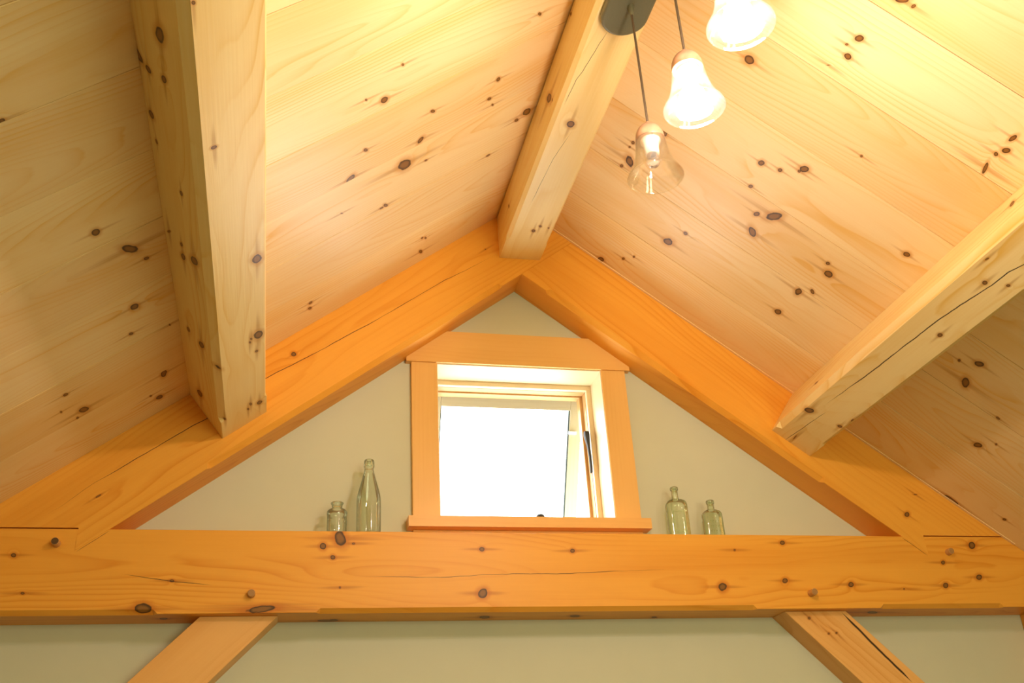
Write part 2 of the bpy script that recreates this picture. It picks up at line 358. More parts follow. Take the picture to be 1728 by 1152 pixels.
def wood(name, light, dark, seed=0.0, knots=(), cracks=(), pith=(0.0, -0.09), tilt=0.03, freq=70.0, ring=0.45,
         rough=0.42, hue=0.0, fig=1.0):
    """Sawn softwood: growth rings round a pith running along local x, with knots, drying cracks and painted joint lines."""
    w = NT(name)
    tc = w.n('ShaderNodeTexCoord').outputs['Object']
    P = w.vmath('ADD', tc, (seed * 3.17, 0, 0))
    # knots
    wob = w.noise(w.scaled(tc, (1, 1, 1), (seed, 0, 0)), 55.0, 1.0)
    dmin = None
    tail = None
    for k in knots:
        mp = w.n('ShaderNodeMapping', vector_type='TEXTURE')
        w.put(mp.inputs[0], tc)
        mp.inputs['Location'].default_value = k[0:3]
        mp.inputs['Rotation'].default_value = k[3:6]
        mp.inputs['Scale'].default_value = [q * 0.88 for q in k[6:9]]
        d = w.vmath('LENGTH', mp.outputs[0], out=1)
        dmin = d if dmin is None else w.math('SMOOTH_MIN', dmin, d, 0.2)
        rx = max(k[6], k[7], k[8])
        if rx > 0.006:
            mt = w.n('ShaderNodeMapping', vector_type='TEXTURE')
            w.put(mt.inputs[0], tc)
            mt.inputs['Location'].default_value = k[0:3]
            mt.inputs['Scale'].default_value = (rx * 6.0, rx * 0.55, rx * 0.55)
            dt = w.vmath('LENGTH', mt.outputs[0], out=1)
            tail = dt if tail is None else w.math('MINIMUM', tail, dt)
    if dmin is not None:
        dk = w.math('ADD', dmin, w.math('MULTIPLY_ADD', wob, 0.5, -0.25))
        push = w.math('EXPONENT', w.math('MULTIPLY', dmin, -0.55))
    else:
        dk = None; push = None
    # growth rings
    low = w.noise(w.scaled(P, (0.9, 5, 5)), 1.0, 2.0, out=1)
    sp = w.n('ShaderNodeSeparateXYZ'); w.put(sp.inputs[0], P)
    sl = w.n('ShaderNodeSeparateColor'); w.put(sl.inputs[0], low)
    yy = w.math('ADD', w.math('SUBTRACT', sp.outputs[1], pith[0]), w.math('MULTIPLY_ADD', sl.outputs[0], 0.12 * fig, -0.06 * fig))
    zz = w.math('ADD', w.math('SUBTRACT', sp.outputs[2], pith[1]), w.math('MULTIPLY_ADD', sl.outputs[1], 0.10 * fig, -0.05 * fig))
    zz = w.math('ADD', zz, w.math('MULTIPLY', w.math('SINE', w.math('MULTIPLY', sp.outputs[0], 1.7)), tilt))
    r = w.math('SQRT', w.math('ADD', w.math('MULTIPLY', yy, yy), w.math('MULTIPLY', zz, zz)))
    if push is not None:
        r = w.math('ADD', r, w.math('MULTIPLY', push, 0.022))
    r = w.math('ADD', r, w.math('MULTIPLY_ADD', w.noise(w.scaled(P, (2, 26, 26)), 1.0, 2.0), 0.008, -0.004))
    ringv = w.math('FRACT', w.math('MULTIPLY', r, freq))
    rr = w.n('ShaderNodeValToRGB'); w.put(rr.inputs[0], ringv)
    e = rr.color_ramp.elements
    e[0].position = 0.0; e[0].color = (0.1, 0.1, 0.1, 1)
    e[1].position = 1.0; e[1].color = (0.1, 0.1, 0.1, 1)
    for p_, v_ in ((0.45, 0.05), (0.78, 0.55), (0.92, 1.0)):
        q = e.new(p_); q.color = (v_, v_, v_, 1)
    blot = w.noise(w.scaled(P, (0.7, 7, 7), (3.1, 0, 0)), 1.0, 2.0)
    fine = w.noise(w.scaled(P, (4, 190, 190)), 1.0, 1.0)
    f = w.math('MULTIPLY', rr.outputs[0], w.math('MULTIPLY', ring, w.step(w.noise(w.scaled(P, (0.8, 9, 9), (0, 5, 0)), 1.0, 1.0), 0.3, 0.75)))
    f = w.math('ADD', f, w.math('MULTIPLY', w.step(blot, 0.42, 0.72), 0.45))
    f = w.math('ADD', f, w.math('MULTIPLY_ADD', fine, 0.30, -0.14), clamp=True)
    col = w.mix(f, rgba(light), rgba(dark))
    if dk is not None:
        if tail is not None:
            tm = w.math('SUBTRACT', 1.0, w.step(w.math('ADD', tail, w.math('MULTIPLY_ADD', fine, 0.9, -0.45)), 0.15, 1.0))
            col = w.mix(w.math('MULTIPLY', tm, 0.55), col, (dark[0] * 0.60, dark[1] * 0.45, dark[2] * 0.35, 1))
        halo = w.math('MULTIPLY', w.math('SUBTRACT', 1.0, w.step(dk, 0.9, 2.3)), 0.62)
        col = w.mix(halo, col, (dark[0] * 0.72, dark[1] * 0.50, dark[2] * 0.35, 1))
        core = w.math('SUBTRACT', 1.0, w.step(dk, 0.90, 1.12))
        kin = w.mix(w.step(dk, 0.45, 0.95), (0.24, 0.108, 0.020, 1), (0.055, 0.026, 0.006, 1))
        col = w.mix(core, col, kin)
    for ax, wid, pts in cracks:
        x0, x1 = pts[0][0], pts[-1][0]
        lo = min(p[1] for p in pts) - 0.01; hi = max(p[1] for p in pts) + 0.01
        so = w.n('ShaderNodeSeparateXYZ'); w.put(so.inputs[0], tc)
        u = w.math('DIVIDE', w.math('SUBTRACT', so.outputs[0], x0), x1 - x0)
        fc = w.n('ShaderNodeFloatCurve')
        cv = fc.mapping.curves[0]
        nrm = [((p[0] - x0) / (x1 - x0), (p[1] - lo) / (hi - lo)) for p in pts]
        cv.points[0].location = nrm[0]; cv.points[1].location = nrm[-1]
        for q in nrm[1:-1]:
            cv.points.new(*q)
        for q in cv.points:
            q.handle_type = 'VECTOR'
        fc.mapping.update()
        w.put(fc.inputs['Value'], u)
        v = w.math('MULTIPLY_ADD', fc.outputs[0], hi - lo, lo)
        v = w.math('ADD', v, w.math('MULTIPLY_ADD', w.noise(w.scaled(tc, (14, 3, 3)), 1.0, 3.0), 0.006, -0.003))
        dv = w.math('ABSOLUTE', w.math('SUBTRACT', so.outputs[2 if ax == 1 else 1], v))
        taper = w.math('MULTIPLY', w.step(u, -0.01, 0.18), w.math('SUBTRACT', 1.0, w.step(u, 0.82, 1.01)))
        taper = w.math('MULTIPLY', taper, w.step(w.noise(w.scaled(tc, (5, 1, 1), (seed, 2, 0)), 1.0, 1.0), 0.22, 0.55))
        near = w.math('LESS_THAN', so.outputs[1 if ax == 1 else 2], 0.012)
        width = w.math('MULTIPLY_ADD', taper, wid, 0.00001)
        msk = w.math('SUBTRACT', 1.0, w.math('DIVIDE', dv, width), clamp=True)
        msk = w.math('MULTIPLY', w.math('MULTIPLY', msk, 1.8, clamp=True), near)
        col = w.mix(msk, col, (0.03, 0.014, 0.005, 1))
    bmp = w.n('ShaderNodeBump')
    bmp.inputs['Strength'].default_value = 0.10
    bmp.inputs['Distance'].default_value = 0.002
    w.put(bmp.inputs['Height'], w.math('ADD', fine, w.math('MULTIPLY', ringv, -0.3)))
    b = w.bsdf(col, rough)
    b.inputs['Specular IOR Level'].default_value = 0.35
    w.put(b.inputs['Normal'], bmp.outputs[0])
    return w.m

def plain(name, col, rough=0.5, metal=0.0, noise=0.0, scale=60.0, bump=0.0, coat=0.0):
    w = NT(name)
    c = rgba(col)
    tc = w.n('ShaderNodeTexCoord').outputs['Object']
    nz = w.noise(tc, scale, 3.0)
    c = w.mix(nz, rgba([x * (1 - noise) for x in col]), rgba([min(1, x * (1 + noise)) for x in col]))
    b = w.bsdf(c, rough, Metallic=metal)
    b.inputs['Coat Weight'].default_value = coat
    if bump:
        bm_ = w.n('ShaderNodeBump'); bm_.inputs['Strength'].default_value = bump
        bm_.inputs['Distance'].default_value = 0.002
        w.put(bm_.inputs['Height'], nz)
        w.put(b.inputs['Normal'], bm_.outputs[0])
    return w.m

def thin_glass(name, tint, edge, gloss=0.06, fk=0.55, haze=0.0, haze_col=(1, 1, 1), rough=0.03, speck=0.0):
    """Thin-walled glass: clear face on, denser tint at grazing angles, mirror-like skin."""
    w = NT(name)
    lw = w.n('ShaderNodeLayerWeight'); lw.inputs[0].default_value = 0.35
    fac = w.math('POWER', lw.outputs['Facing'], 2.2)
    tr = w.n('ShaderNodeBsdfTransparent')
    w.put(tr.inputs[0], w.mix(fac, rgba(tint), rgba(edge)))
    gl = w.n('ShaderNodeBsdfGlossy'); gl.inputs['Roughness'].default_value = rough
    gl.inputs[0].default_value = (1, 1, 1, 1)
    tc = w.n('ShaderNodeTexCoord').outputs['Object']
    bm_ = w.n('ShaderNodeBump'); bm_.inputs['Strength'].default_value = 0.12
    bm_.inputs['Distance'].default_value = 0.003
    w.put(bm_.inputs['Height'], w.noise(tc, 70.0, 2.0))
    w.put(gl.inputs['Normal'], bm_.outputs[0])
    fr = w.n('ShaderNodeFresnel'); fr.inputs[0].default_value = 1.5
    base = tr.outputs[0]
    if haze:
        tl = w.n('ShaderNodeBsdfTranslucent'); tl.inputs[0].default_value = rgba(haze_col)
        df = w.n('ShaderNodeBsdfDiffuse'); df.inputs[0].default_value = rgba(haze_col)
        hz = w.n('ShaderNodeMixShader'); hz.inputs[0].default_value = 0.4
        w.put(hz.inputs[1], tl.outputs[0]); w.put(hz.inputs[2], df.outputs[0])
        h = haze
        if speck:
            h = w.math('ADD', haze, w.math('MULTIPLY', w.step(w.noise(tc, 260.0, 1.0), 0.70, 0.76), speck), clamp=True)
        ms = w.n('ShaderNodeMixShader'); w.put(ms.inputs[0], h)
        w.put(ms.inputs[1], base); w.put(ms.inputs[2], hz.outputs[0])
        base = ms.outputs[0]
    m2 = w.n('ShaderNodeMixShader')
    w.put(m2.inputs[0], w.math('ADD', w.math('MULTIPLY', fr.outputs[0], fk), gloss * 0.3, clamp=True))
    w.put(m2.inputs[1], base); w.put(m2.inputs[2], gl.outputs[0])
    w.t.links.new(m2.outputs[0], w.out.inputs[0])
    return w.m

def glow(name, col, strength):
    w = NT(name)
    e = w.n('ShaderNodeEmission')
    e.inputs[0].default_value = rgba(col); e.inputs[1].default_value = strength
    w.t.links.new(e.outputs[0], w.out.inputs[0])
    return w.m

def wood_for(key, *a, **k):
    return wood(a[0], *a[1:], knots=KNOTS.get(key, ()), cracks=CRACKS_AND_JOINTS.get(key, ()), **k)

PLANK_L, PLANK_D = (0.86, 0.69, 0.365), (0.77, 0.485, 0.135)
PALE_L, PALE_D = (0.85, 0.69, 0.31), (0.74, 0.47, 0.10)
OR_L, OR_D = (0.81, 0.39, 0.05), (0.69, 0.27, 0.02)
TRIM_L, TRIM_D = (0.82, 0.50, 0.16), (0.73, 0.39, 0.10)
M = {}
M['beam'] = wood_for('beam', 'oiled_orange_pine', OR_L, OR_D, seed=1.3, pith=(0.10, 0.13), tilt=0.05, freq=75, ring=1.0)
M['rafterL'] = wood_for('rafterL', 'oiled_orange_pine_rafter', OR_L, OR_D, seed=2.1, pith=(0.11, 0.12), tilt=0.05, freq=80, ring=0.8)
M['rafterR'] = wood_for('rafterR', 'oiled_orange_pine_rafter', OR_L, OR_D, seed=4.4, pith=(0.10, 0.05), tilt=0.06, freq=60, ring=1.0)
M['purlinL'] = wood_for('purlinL', 'pale_pine_purlin', PALE_L, PALE_D, seed=3.0, pith=(0.0, 0.09), tilt=0.05, freq=70, ring=0.8)
M['purlinR'] = wood_for('purlinR', 'pale_pine_purlin', PALE_L, PALE_D, seed=5.2, pith=(0.03, 0.10), tilt=0.06, freq=75, ring=0.9)
M['ridge'] = wood_for('ridge', 'pale_pine_ridge', PALE_L, PALE_D, seed=6.1, pith=(0.02, 0.13), tilt=0.03, freq=55)
M['braceL'] = wood('pine_brace', (0.80, 0.46, 0.15), (0.68, 0.32, 0.07), seed=7.7, pith=(0.06, 0.07), freq=60)
M['braceR'] = wood_for('braceR', 'pine_brace', (0.80, 0.46, 0.15), (0.64, 0.28, 0.05), seed=8.9, pith=(0.07, 0.07), freq=75, ring=0.8)
M['post'] = wood('oiled_orange_pine_post', OR_L, OR_D, seed=9.9, pith=(0.1, 0.1), freq=55)
M['strip'] = wood('pale_board_edge', (0.86, 0.66, 0.36), (0.80, 0.52, 0.20), seed=3.3, pith=(0, -0.3), freq=40)
M['peg'] = wood('turned_hardwood_peg', (0.62, 0.36, 0.14), (0.45, 0.22, 0.07), seed=2.2, freq=160)
M['peg_end'] = wood('peg_end_grain', (0.40, 0.22, 0.08), (0.26, 0.13, 0.04), seed=2.2, freq=260)
M['peg_end_dark'] = wood('dark_peg_end_grain', (0.12, 0.065, 0.025), (0.07, 0.035, 0.012), seed=2.2, freq=260)
M['trim'] = wood('fir_window_trim', TRIM_L, TRIM_D, seed=3.3, pith=(0.05, -0.25), tilt=0.04, freq=60, ring=0.35, rough=0.38)
M['jamb'] = wood('white_pine_jamb', (0.70, 0.58, 0.36), (0.62, 0.48, 0.26), seed=4.1, pith=(0.05, -0.3), freq=50, ring=0.3, rough=0.4)
M['unit'] = wood('pine_window_unit', (0.52, 0.31, 0.12), (0.42, 0.22, 0.07), seed=5.1, pith=(0.05, -0.3), freq=60, ring=0.3, rough=0.4)
M['sash'] = wood('pale_window_sash', (0.36, 0.33, 0.22), (0.30, 0.27, 0.16), seed=6.1, pith=(0.05, -0.3), freq=60, ring=0.3, rough=0.4)
M['plaster'] = plain('sage_beige_plaster', (0.575, 0.605, 0.46), 0.8, noise=0.03, scale=9.0, bump=0.06)
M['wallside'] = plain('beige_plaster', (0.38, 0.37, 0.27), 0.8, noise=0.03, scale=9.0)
M['floor'] = wood('oak_floor', (0.20, 0.12, 0.06), (0.14, 0.08, 0.035), seed=1.0, freq=40)
M['deck'] = plain('roof_deck_shadow_gap', (0.10, 0.055, 0.02), 0.8)
M['bronze'] = plain('dark_bronze_metal', (0.12, 0.122, 0.070), 0.42, metal=0.25, noise=0.1, scale=300, coat=0.2)
M['black'] = plain('black_hardware', (0.012, 0.011, 0.010), 0.55)
M['cord'] = plain('dark_braided_cord', (0.07, 0.050, 0.025), 0.7, noise=0.5, scale=900)
M['cap'] = plain('antique_bronze_cap', (0.46, 0.28, 0.17), 0.42, metal=0.55, noise=0.25, scale=70)
M['socket'] = plain('white_porcelain_socket', (0.85, 0.80, 0.70), 0.35)
M['clip'] = plain('white_plastic_clip', (0.85, 0.85, 0.82), 0.4)
M['gasket'] = plain('dark_rubber_gasket', (0.03, 0.05, 0.055), 0.6)
M['lit'] = glow('lit_lamp_bulb', BULB_COL, BULB)
M['bulb_off'] = thin_glass('clear_lamp_bulb', (0.98, 0.97, 0.94), (0.70, 0.66, 0.58), haze=0.12)
M['shade'] = thin_glass('seeded_glass_shade', (0.985, 0.98, 0.96), (0.86, 0.83, 0.76), gloss=0.05, haze=0.007, speck=0.02)
M['pane'] = thin_glass('window_pane', (0.97, 0.99, 0.98), (0.8, 0.86, 0.84), gloss=0.02)
M['aqua'] = thin_glass('aqua_bottle_glass', (0.88, 0.935, 0.875), (0.22, 0.34, 0.23), gloss=0.10, fk=0.8, rough=0.05)
M['green'] = thin_glass('pale_green_bottle_glass', (0.86, 0.92, 0.82), (0.20, 0.31, 0.17), gloss=0.10, fk=0.8, rough=0.05)

# ------------------------------------------------------------------ builders
def mesh_obj(name, verts, faces, mats, parent=None, fmat=None, smooth=False, recalc=True):
    me = bpy.data.meshes.new(name)
    me.from_pydata([tuple(v) for v in verts], [], faces)
    if recalc:
        bm = bmesh.new(); bm.from_mesh(me)
        bmesh.ops.recalc_face_normals(bm, faces=bm.faces)
        bm.to_mesh(me); bm.free()
    for m in (mats if isinstance(mats, (list, tuple)) else [mats]):
        me.materials.append(m)
    if fmat:
        for i, p in enumerate(me.polygons):
            p.material_index = fmat[i]
    if smooth:
        me.polygons.foreach_set('use_smooth', [True] * len(me.polygons))
    o = bpy.data.objects.new(name, me)
    COL.objects.link(o)
    if parent:
        o.parent = parent
    return o

def tag(o, label=None, cat=None, group=None, kind=None):
    if label: o['label'] = label
    if cat: o['category'] = cat
    if group: o['group'] = group
    if kind: o['kind'] = kind
    return o

def frame(o, O, ex, ey, ez):
    m = Matrix((ex, ey, ez)).transposed().to_4x4()
    m.translation = Vector(O)
    o.matrix_world = m
    return o

def chamfer(x, c, stops, e=0.0015):
    """chamfer size at station x: c between the stops, an eased edge elsewhere"""
    for a, b in stops:
        if a <= x <= b:
            return c
    return e

def timber(name, mat, w0, w1, d, stations, chams, parent=None, ends=None):
    """Squared timber lofted along local x. Section y: w0..w1, z: 0..d; chams = {corner: (size, [(from, to)])},
    corners 'a' (w0, 0) and 'b' (w1, 0)."""
    xs = set(stations)
    for c, st in chams.values():
        for a, b in st:
            for q in (a - 0.012, a, b, b + 0.012):
                if stations[0] < q < stations[-1]:
                    xs.add(round(q, 5))
    xs = sorted(xs)
    verts, faces = [], []
    for x in xs:
        ca = chamfer(x, *chams.get('a', (0, [])))
        cb = chamfer(x, *chams.get('b', (0, [])))
        e = 0.0015
        for y, z in ((w0, ca), (w0 + ca, 0), (w1 - cb, 0), (w1, cb), (w1, d - e), (w1 - e, d), (w0 + e, d), (w0, d - e)):
            verts.append((x, y, z))
    n = 8
    for i in range(len(xs) - 1):
        for j in range(n):
            k = (j + 1) % n
            faces.append((i * n + j, i * n + k, (i + 1) * n + k, (i + 1) * n + j))
    faces.append(tuple(range(n)))
    faces.append(tuple((len(xs) - 1) * n + j for j in range(n)))
    return mesh_obj(name, verts, faces, mat, parent)

def box(name, x0, x1, y0, y1, z0, z1, mat, parent=None, bev=0.0):
    bm = bmesh.new()
    vs = [bm.verts.new((x, y, z)) for x in (x0, x1) for y in (y0, y1) for z in (z0, z1)]
    for q in ((0, 1, 3, 2), (4, 6, 7, 5), (0, 4, 5, 1), (2, 3, 7, 6), (0, 2, 6, 4), (1, 5, 7, 3)):
        bm.faces.new([vs[i] for i in q])
    bmesh.ops.recalc_face_normals(bm, faces=bm.faces)
    if bev:
        bmesh.ops.bevel(bm, geom=list(bm.edges), offset=bev, segments=2, profile=0.5, affect='EDGES')
    me = bpy.data.meshes.new(name); bm.to_mesh(me); bm.free()
    me.materials.append(mat)
    o = bpy.data.objects.new(name, me); COL.objects.link(o)
    if parent: o.parent = parent
    return o

def lboard(name, cx, cy, cz, lx, ly, lz, mat, parent=None, rot=(0, 0, 0), bev=0.0015):
    """a board centred on its own origin, long side on local x so the grain runs along it"""
    o = box(name, -lx / 2, lx / 2, -ly / 2, ly / 2, -lz / 2, lz / 2, mat, parent, bev)
    o.location = (cx, cy, cz); o.rotation_euler = rot
    return o

def lathe(name, prof, mat, parent=None, seg=40, smooth=True, cap0=False, cap1=False, sx=1.0, sy=1.0):
    verts, faces = [], []
    for r, z in prof:
        for i in range(seg):
            a = 2 * PI * i / seg
            verts.append((r * math.cos(a) * sx, r * math.sin(a) * sy, z))
    for k in range(len(prof) - 1):
        for i in range(seg):
            j = (i + 1) % seg
            faces.append((k * seg + i, k * seg + j, (k + 1) * seg + j, (k + 1) * seg + i))
    if cap0: faces.append(tuple(range(seg)))
    if cap1: faces.append(tuple((len(prof) - 1) * seg + i for i in range(seg)))
    return mesh_obj(name, verts, faces, mat, parent, smooth=smooth, recalc=cap0 or cap1)

def spline(pts, n=6):
    """Catmull-Rom through profile points"""
    out = []
    P = [pts[0]] + list(pts) + [pts[-1]]
    for i in range(1, len(P) - 2):
        for k in range(n):
            t = k / n
            out.append(tuple(0.5 * (2 * P[i][a] + (P[i + 1][a] - P[i - 1][a]) * t + (2 * P[i - 1][a] - 5 * P[i][a] + 4 * P[i + 1][a] - P[i + 2][a]) * t * t
                       + (-P[i - 1][a] + 3 * P[i][a] - 3 * P[i + 1][a] + P[i + 2][a]) * t ** 3) for a in (0, 1)))
    out.append(tuple(pts[-1]))
    return out

def empty(name, loc, rot=(0, 0, 0)):
    o = bpy.data.objects.new(name, None)
    COL.objects.link(o)
    o.location = loc; o.rotation_euler = rot
    o.empty_display_size = 0.05
    return o

# ------------------------------------------------------------------ the room shell
def gable(y0, y1, name, hole=None):
    """gable wall from the floor to the roof boards, with an optional rectangular opening"""
    def roof(x): return ZR - T * abs(x) + 0.01
    xs = [-XW, XW, 0.0] + ([hole[0], hole[1]] if hole else [])
    xs = sorted(set(xs))
    verts, faces = [], []
    def quad(xa, xb, za0, zb0, za1, zb1):
        i = len(verts)
        for y in (y0, y1):
            verts.extend([(xa, y, za0), (xb, y, zb0), (xb, y, zb1), (xa, y, za1)])
        faces.extend([(i, i + 1, i + 2, i + 3), (i + 4, i + 7, i + 6, i + 5), (i, i + 4, i + 5, i + 1), (i + 3, i + 2, i + 6, i + 7),
                      (i, i + 3, i + 7, i + 4), (i + 1, i + 5, i + 6, i + 2)])
    for xa, xb in zip(xs, xs[1:]):
        if hole and hole[0] <= xa and xb <= hole[1]:
            quad(xa, xb, 0, 0, hole[2], hole[2]); quad(xa, xb, hole[3], hole[3], roof(xa), roof(xb))
        else:
            quad(xa, xb, 0, 0, roof(xa), roof(xb))
    return mesh_obj(name, verts, faces, M['plaster'])
tag(gable(YW, YW + 0.21, 'wall_back', (-0.325, 0.325, 2.57, 3.185)), 'sage beige plaster gable wall around the small window', 'wall', kind='structure')
tag(gable(YF - 0.12, YF, 'wall_front'), 'plaster wall of the room behind the camera', 'wall', kind='structure')
zE = ZR - T * XW
for nm, x0, x1 in (('wall_left', -XW - 0.12, -XW), ('wall_right', XW, XW + 0.12)):
    tag(box(nm, x0, x1, YF - 0.12, YW + 0.21, 0.0, zE + 0.01, M['wallside']), f'plaster side {nm.replace("_", " on the ")} hand', 'wall', kind='structure')
tag(box('floor', -XW - 0.12, XW + 0.12, YF - 0.12, YW + 0.21, -0.1, 0.0, M['floor']), 'wooden floor of the room below', 'floor', kind='structure')

# ceiling: decking slab with separate boards below it on both slopes
ZD = 0.021 / C
xe = XW + 0.16
dv = []
for y in (YF - 0.12, YW + 0.21):
    for x, z in ((-xe, ZR + ZD - T * xe), (0, ZR + ZD), (xe, ZR + ZD - T * xe), (xe, ZR + ZD + 0.05 - T * xe), (0, ZR + ZD + 0.05), (-xe, ZR + ZD + 0.05 - T * xe)):
        dv.append((x, y, z))
ceiling = mesh_obj('ceiling', dv, [(0, 1, 4, 5), (1, 2, 3, 4), (6, 11, 10, 7), (7, 10, 9, 8), (0, 6, 7, 1), (1, 7, 8, 2), (5, 4, 10, 11), (4, 3, 9, 10), (0, 5, 11, 6), (2, 8, 9, 3)], M['deck'])
tag(ceiling, 'steep cathedral ceiling of wide knotty pine boards', 'ceiling', kind='structure')
L_PL = xe / C
NPL = 18
for side, sg in (('L', -1), ('R', 1)):
    for k in range(-1, NPL):
        key = f'roof{side}{k}'
        rnd = random.Random(k * 13 + (5 if sg > 0 else 0))
        sh = rnd.uniform(-0.10, 0.07)
        li = tuple(min(1, c * (1 + sh * q)) for c, q in zip(PLANK_L, (0.5, 1.0, 1.6)))
        da = tuple(c * (1 + sh * q) for c, q in zip(PLANK_D, (0.5, 1.0, 1.6)))
        mat = wood_for(key, f'knotty_pine_board_{side}{k + 1}', li, da, seed=rnd.uniform(0, 30), pith=(rnd.uniform(-0.07, 0.07), rnd.uniform(-0.16, -0.06) if k % 2 else rnd.uniform(0.05, 0.16)),
                       tilt=rnd.uniform(0.03, 0.07), freq=rnd.uniform(70, 110), ring=0.75, rough=0.40)
        hw, g, t = 0.125 - 0.0011, 0.0004, 0.0205
        dz = rnd.uniform(-0.0006, 0.0006)
        xa, xb = (-L_PL, 0.0) if sg < 0 else (0.0, L_PL)
        vv, ff = [], []
        for x in (xa, xb):
            for y, z in ((-hw, g), (-hw + g, 0), (hw - g, 0), (hw, g), (hw, t), (-hw, t)):
                vv.append((x, y, z + dz))
        for j in range(6):
            ff.append((j, (j + 1) % 6, 6 + (j + 1) % 6, 6 + j))
        ff += [tuple(range(6)), tuple(range(6, 12))]
        p = mesh_obj('plank', vv, ff, mat)
        frame(p, (0, -0.25 * k - 0.125, ZR), (C, 0, -sg * S_), (0, 1, 0), (sg * S_, 0, C))
        p.parent = ceiling

# pale edge of the last board showing beside the right rafter
es = box('edge_strip', 0.15, 1.74 / C, -0.0105, -0.0005, -0.003, 0.001, M['strip'])
frame(es, (0, 0, ZR), (C, 0, -S_), (0, 1, 0), (S_, 0, C)); es.parent = ceiling

# ------------------------------------------------------------------ timber frame
def rafter(name, key, sg, stops):
    """sg -1: left rafter (local x up to the right), +1: right rafter (local x down to the right)"""
    O = Vector((0, 0, ZB)); ex = Vector((C, 0, -sg * S_)); ez = Vector((sg * S_, 0, C))
    def loc(x, z):
        v = Vector((x, 0, z)) - O
        return v.dot(ex), v.dot(ez)
    xj = (ZR - ZB) / (2 * T)
    tip = loc(sg * 1.385, 2.4525); cor = loc(sg * 1.385, BT + 0.003); eav = loc(sg * (ZR - BT - 0.003) / T, BT + 0.003)
    if sg < 0:
        top = (loc(xj, ZB + T * xj), loc(xj / 2, ZR - T * xj / 2), loc(0, ZR))
    else:
        top = (loc(0, ZB), loc(xj / 2, ZB + T * xj / 2), loc(xj, ZB + T * xj))
    d = (ZR - ZB) * C
    y0, y1 = -0.0016, YW - 0.001
    zc = cor[1]
    rings = []
    lo_, hi_ = (tip, top) if sg < 0 else (top, tip)
    def ring(xb, xm, xt, c):
        return [(xb, y0, c), (xb, y0 + c, 0), (xb, y1, 0), (xm, y1, zc), (xt, y1, d), (xt, y0, d), (xm, y0, zc)]
    ends = {'foot': (tip[0], cor[0], eav[0]), 'apex': (top[0][0], top[1][0], top[2][0])}
    if sg > 0:
        f_ = (zc / d)
        ends['apex'] = (top[0][0], top[0][0] + (top[2][0] - top[0][0]) * f_, top[2][0])
    else:
        f_ = (zc / d)
        ends['apex'] = (top[0][0], top[0][0] + (top[2][0] - top[0][0]) * f_, top[2][0])
    order = ('foot', 'apex') if sg < 0 else ('apex', 'foot')
    rings.append(ring(*ends[order[0]], 0.0015))
    mids = set()
    for a, b in stops:
        for q in (a - 0.012, a, b, b + 0.012): mids.add(round(q, 4))
    for q in sorted(mids):
        rings.append(ring(q, q, q, chamfer(q, 0.016, stops)))
    rings.append(ring(*ends[order[1]], 0.0015))
    verts = [v for r in rings for v in r]
    n = 7
    faces = []
    for i in range(len(rings) - 1):
        for j in range(n):
            k = (j + 1) % n
            faces.append((i * n + j, i * n + k, (i + 1) * n + k, (i + 1) * n + j))
    for b in (0, (len(rings) - 1) * n):
        faces.append((b, b + 1, b + 2, b + 3, b + 6)); faces.append((b + 6, b + 3, b + 4, b + 5))
    o = mesh_obj(name, verts, faces, M[key])
    frame(o, O, ex, (0, 1, 0), ez)
    return o
tag(rafter('rafter', 'rafterL', -1, [(-1.285, -0.105)]), 'left orange pine rafter of the gable, with one long drying crack along it', 'rafter', 'principal rafters of the gable')
tag(rafter('rafter', 'rafterR', 1, [(0.118, 1.289)]), 'right orange pine rafter of the gable, without a crack', 'rafter', 'principal rafters of the gable')

beam = timber('tie_beam', M['beam'], 0.0, YW, BT - BB, [-XW - 0.02, -1.0, 0.0, 1.0, XW + 0.02], {'a': (0.0135, [(-1.80, -1.155), (-0.685, 0.70), (1.172, 1.62)])})
frame(beam, (0, 0, BB), (1, 0, 0), (0, 1, 0), (0, 0, 1))
tag(beam, 'thick orange pine tie beam crossing the gable below the window, bottles standing on it', 'beam')
for px, pz, ln, rz in ((-1.438, 2.474, 0.030, 0.0), (-0.885, 2.326, 0.022, 0.5), (0.912, 2.321, 0.030, 0.9), (1.467, 2.462, 0.022, 1.4)):
    seg = 14; r = 0.0115
    vs, fs, fm = [], [], []
    for y, rr_ in ((0.004, r), (-ln + 0.002, r * 0.96), (-ln, r * 0.86)):
        vs += [(rr_ * math.cos(2 * PI * i / seg), y, rr_ * math.sin(2 * PI * i / seg)) for i in range(seg)]
    for k in range(2):
        for i in range(seg):
            fs.append((k * seg + i, k * seg + (i + 1) % seg, (k + 1) * seg + (i + 1) % seg, (k + 1) * seg + i)); fm.append(0)
    fs.append(tuple(2 * seg + i for i in range(seg))); fm.append(1)
    p = mesh_obj('peg', vs, fs, [M['peg'], M['peg_end_dark'] if px < -1.2 else M['peg_end']], beam, fm)
    p.location = (px, 0, pz - BB); p.rotation_euler = (0, rz, 0)

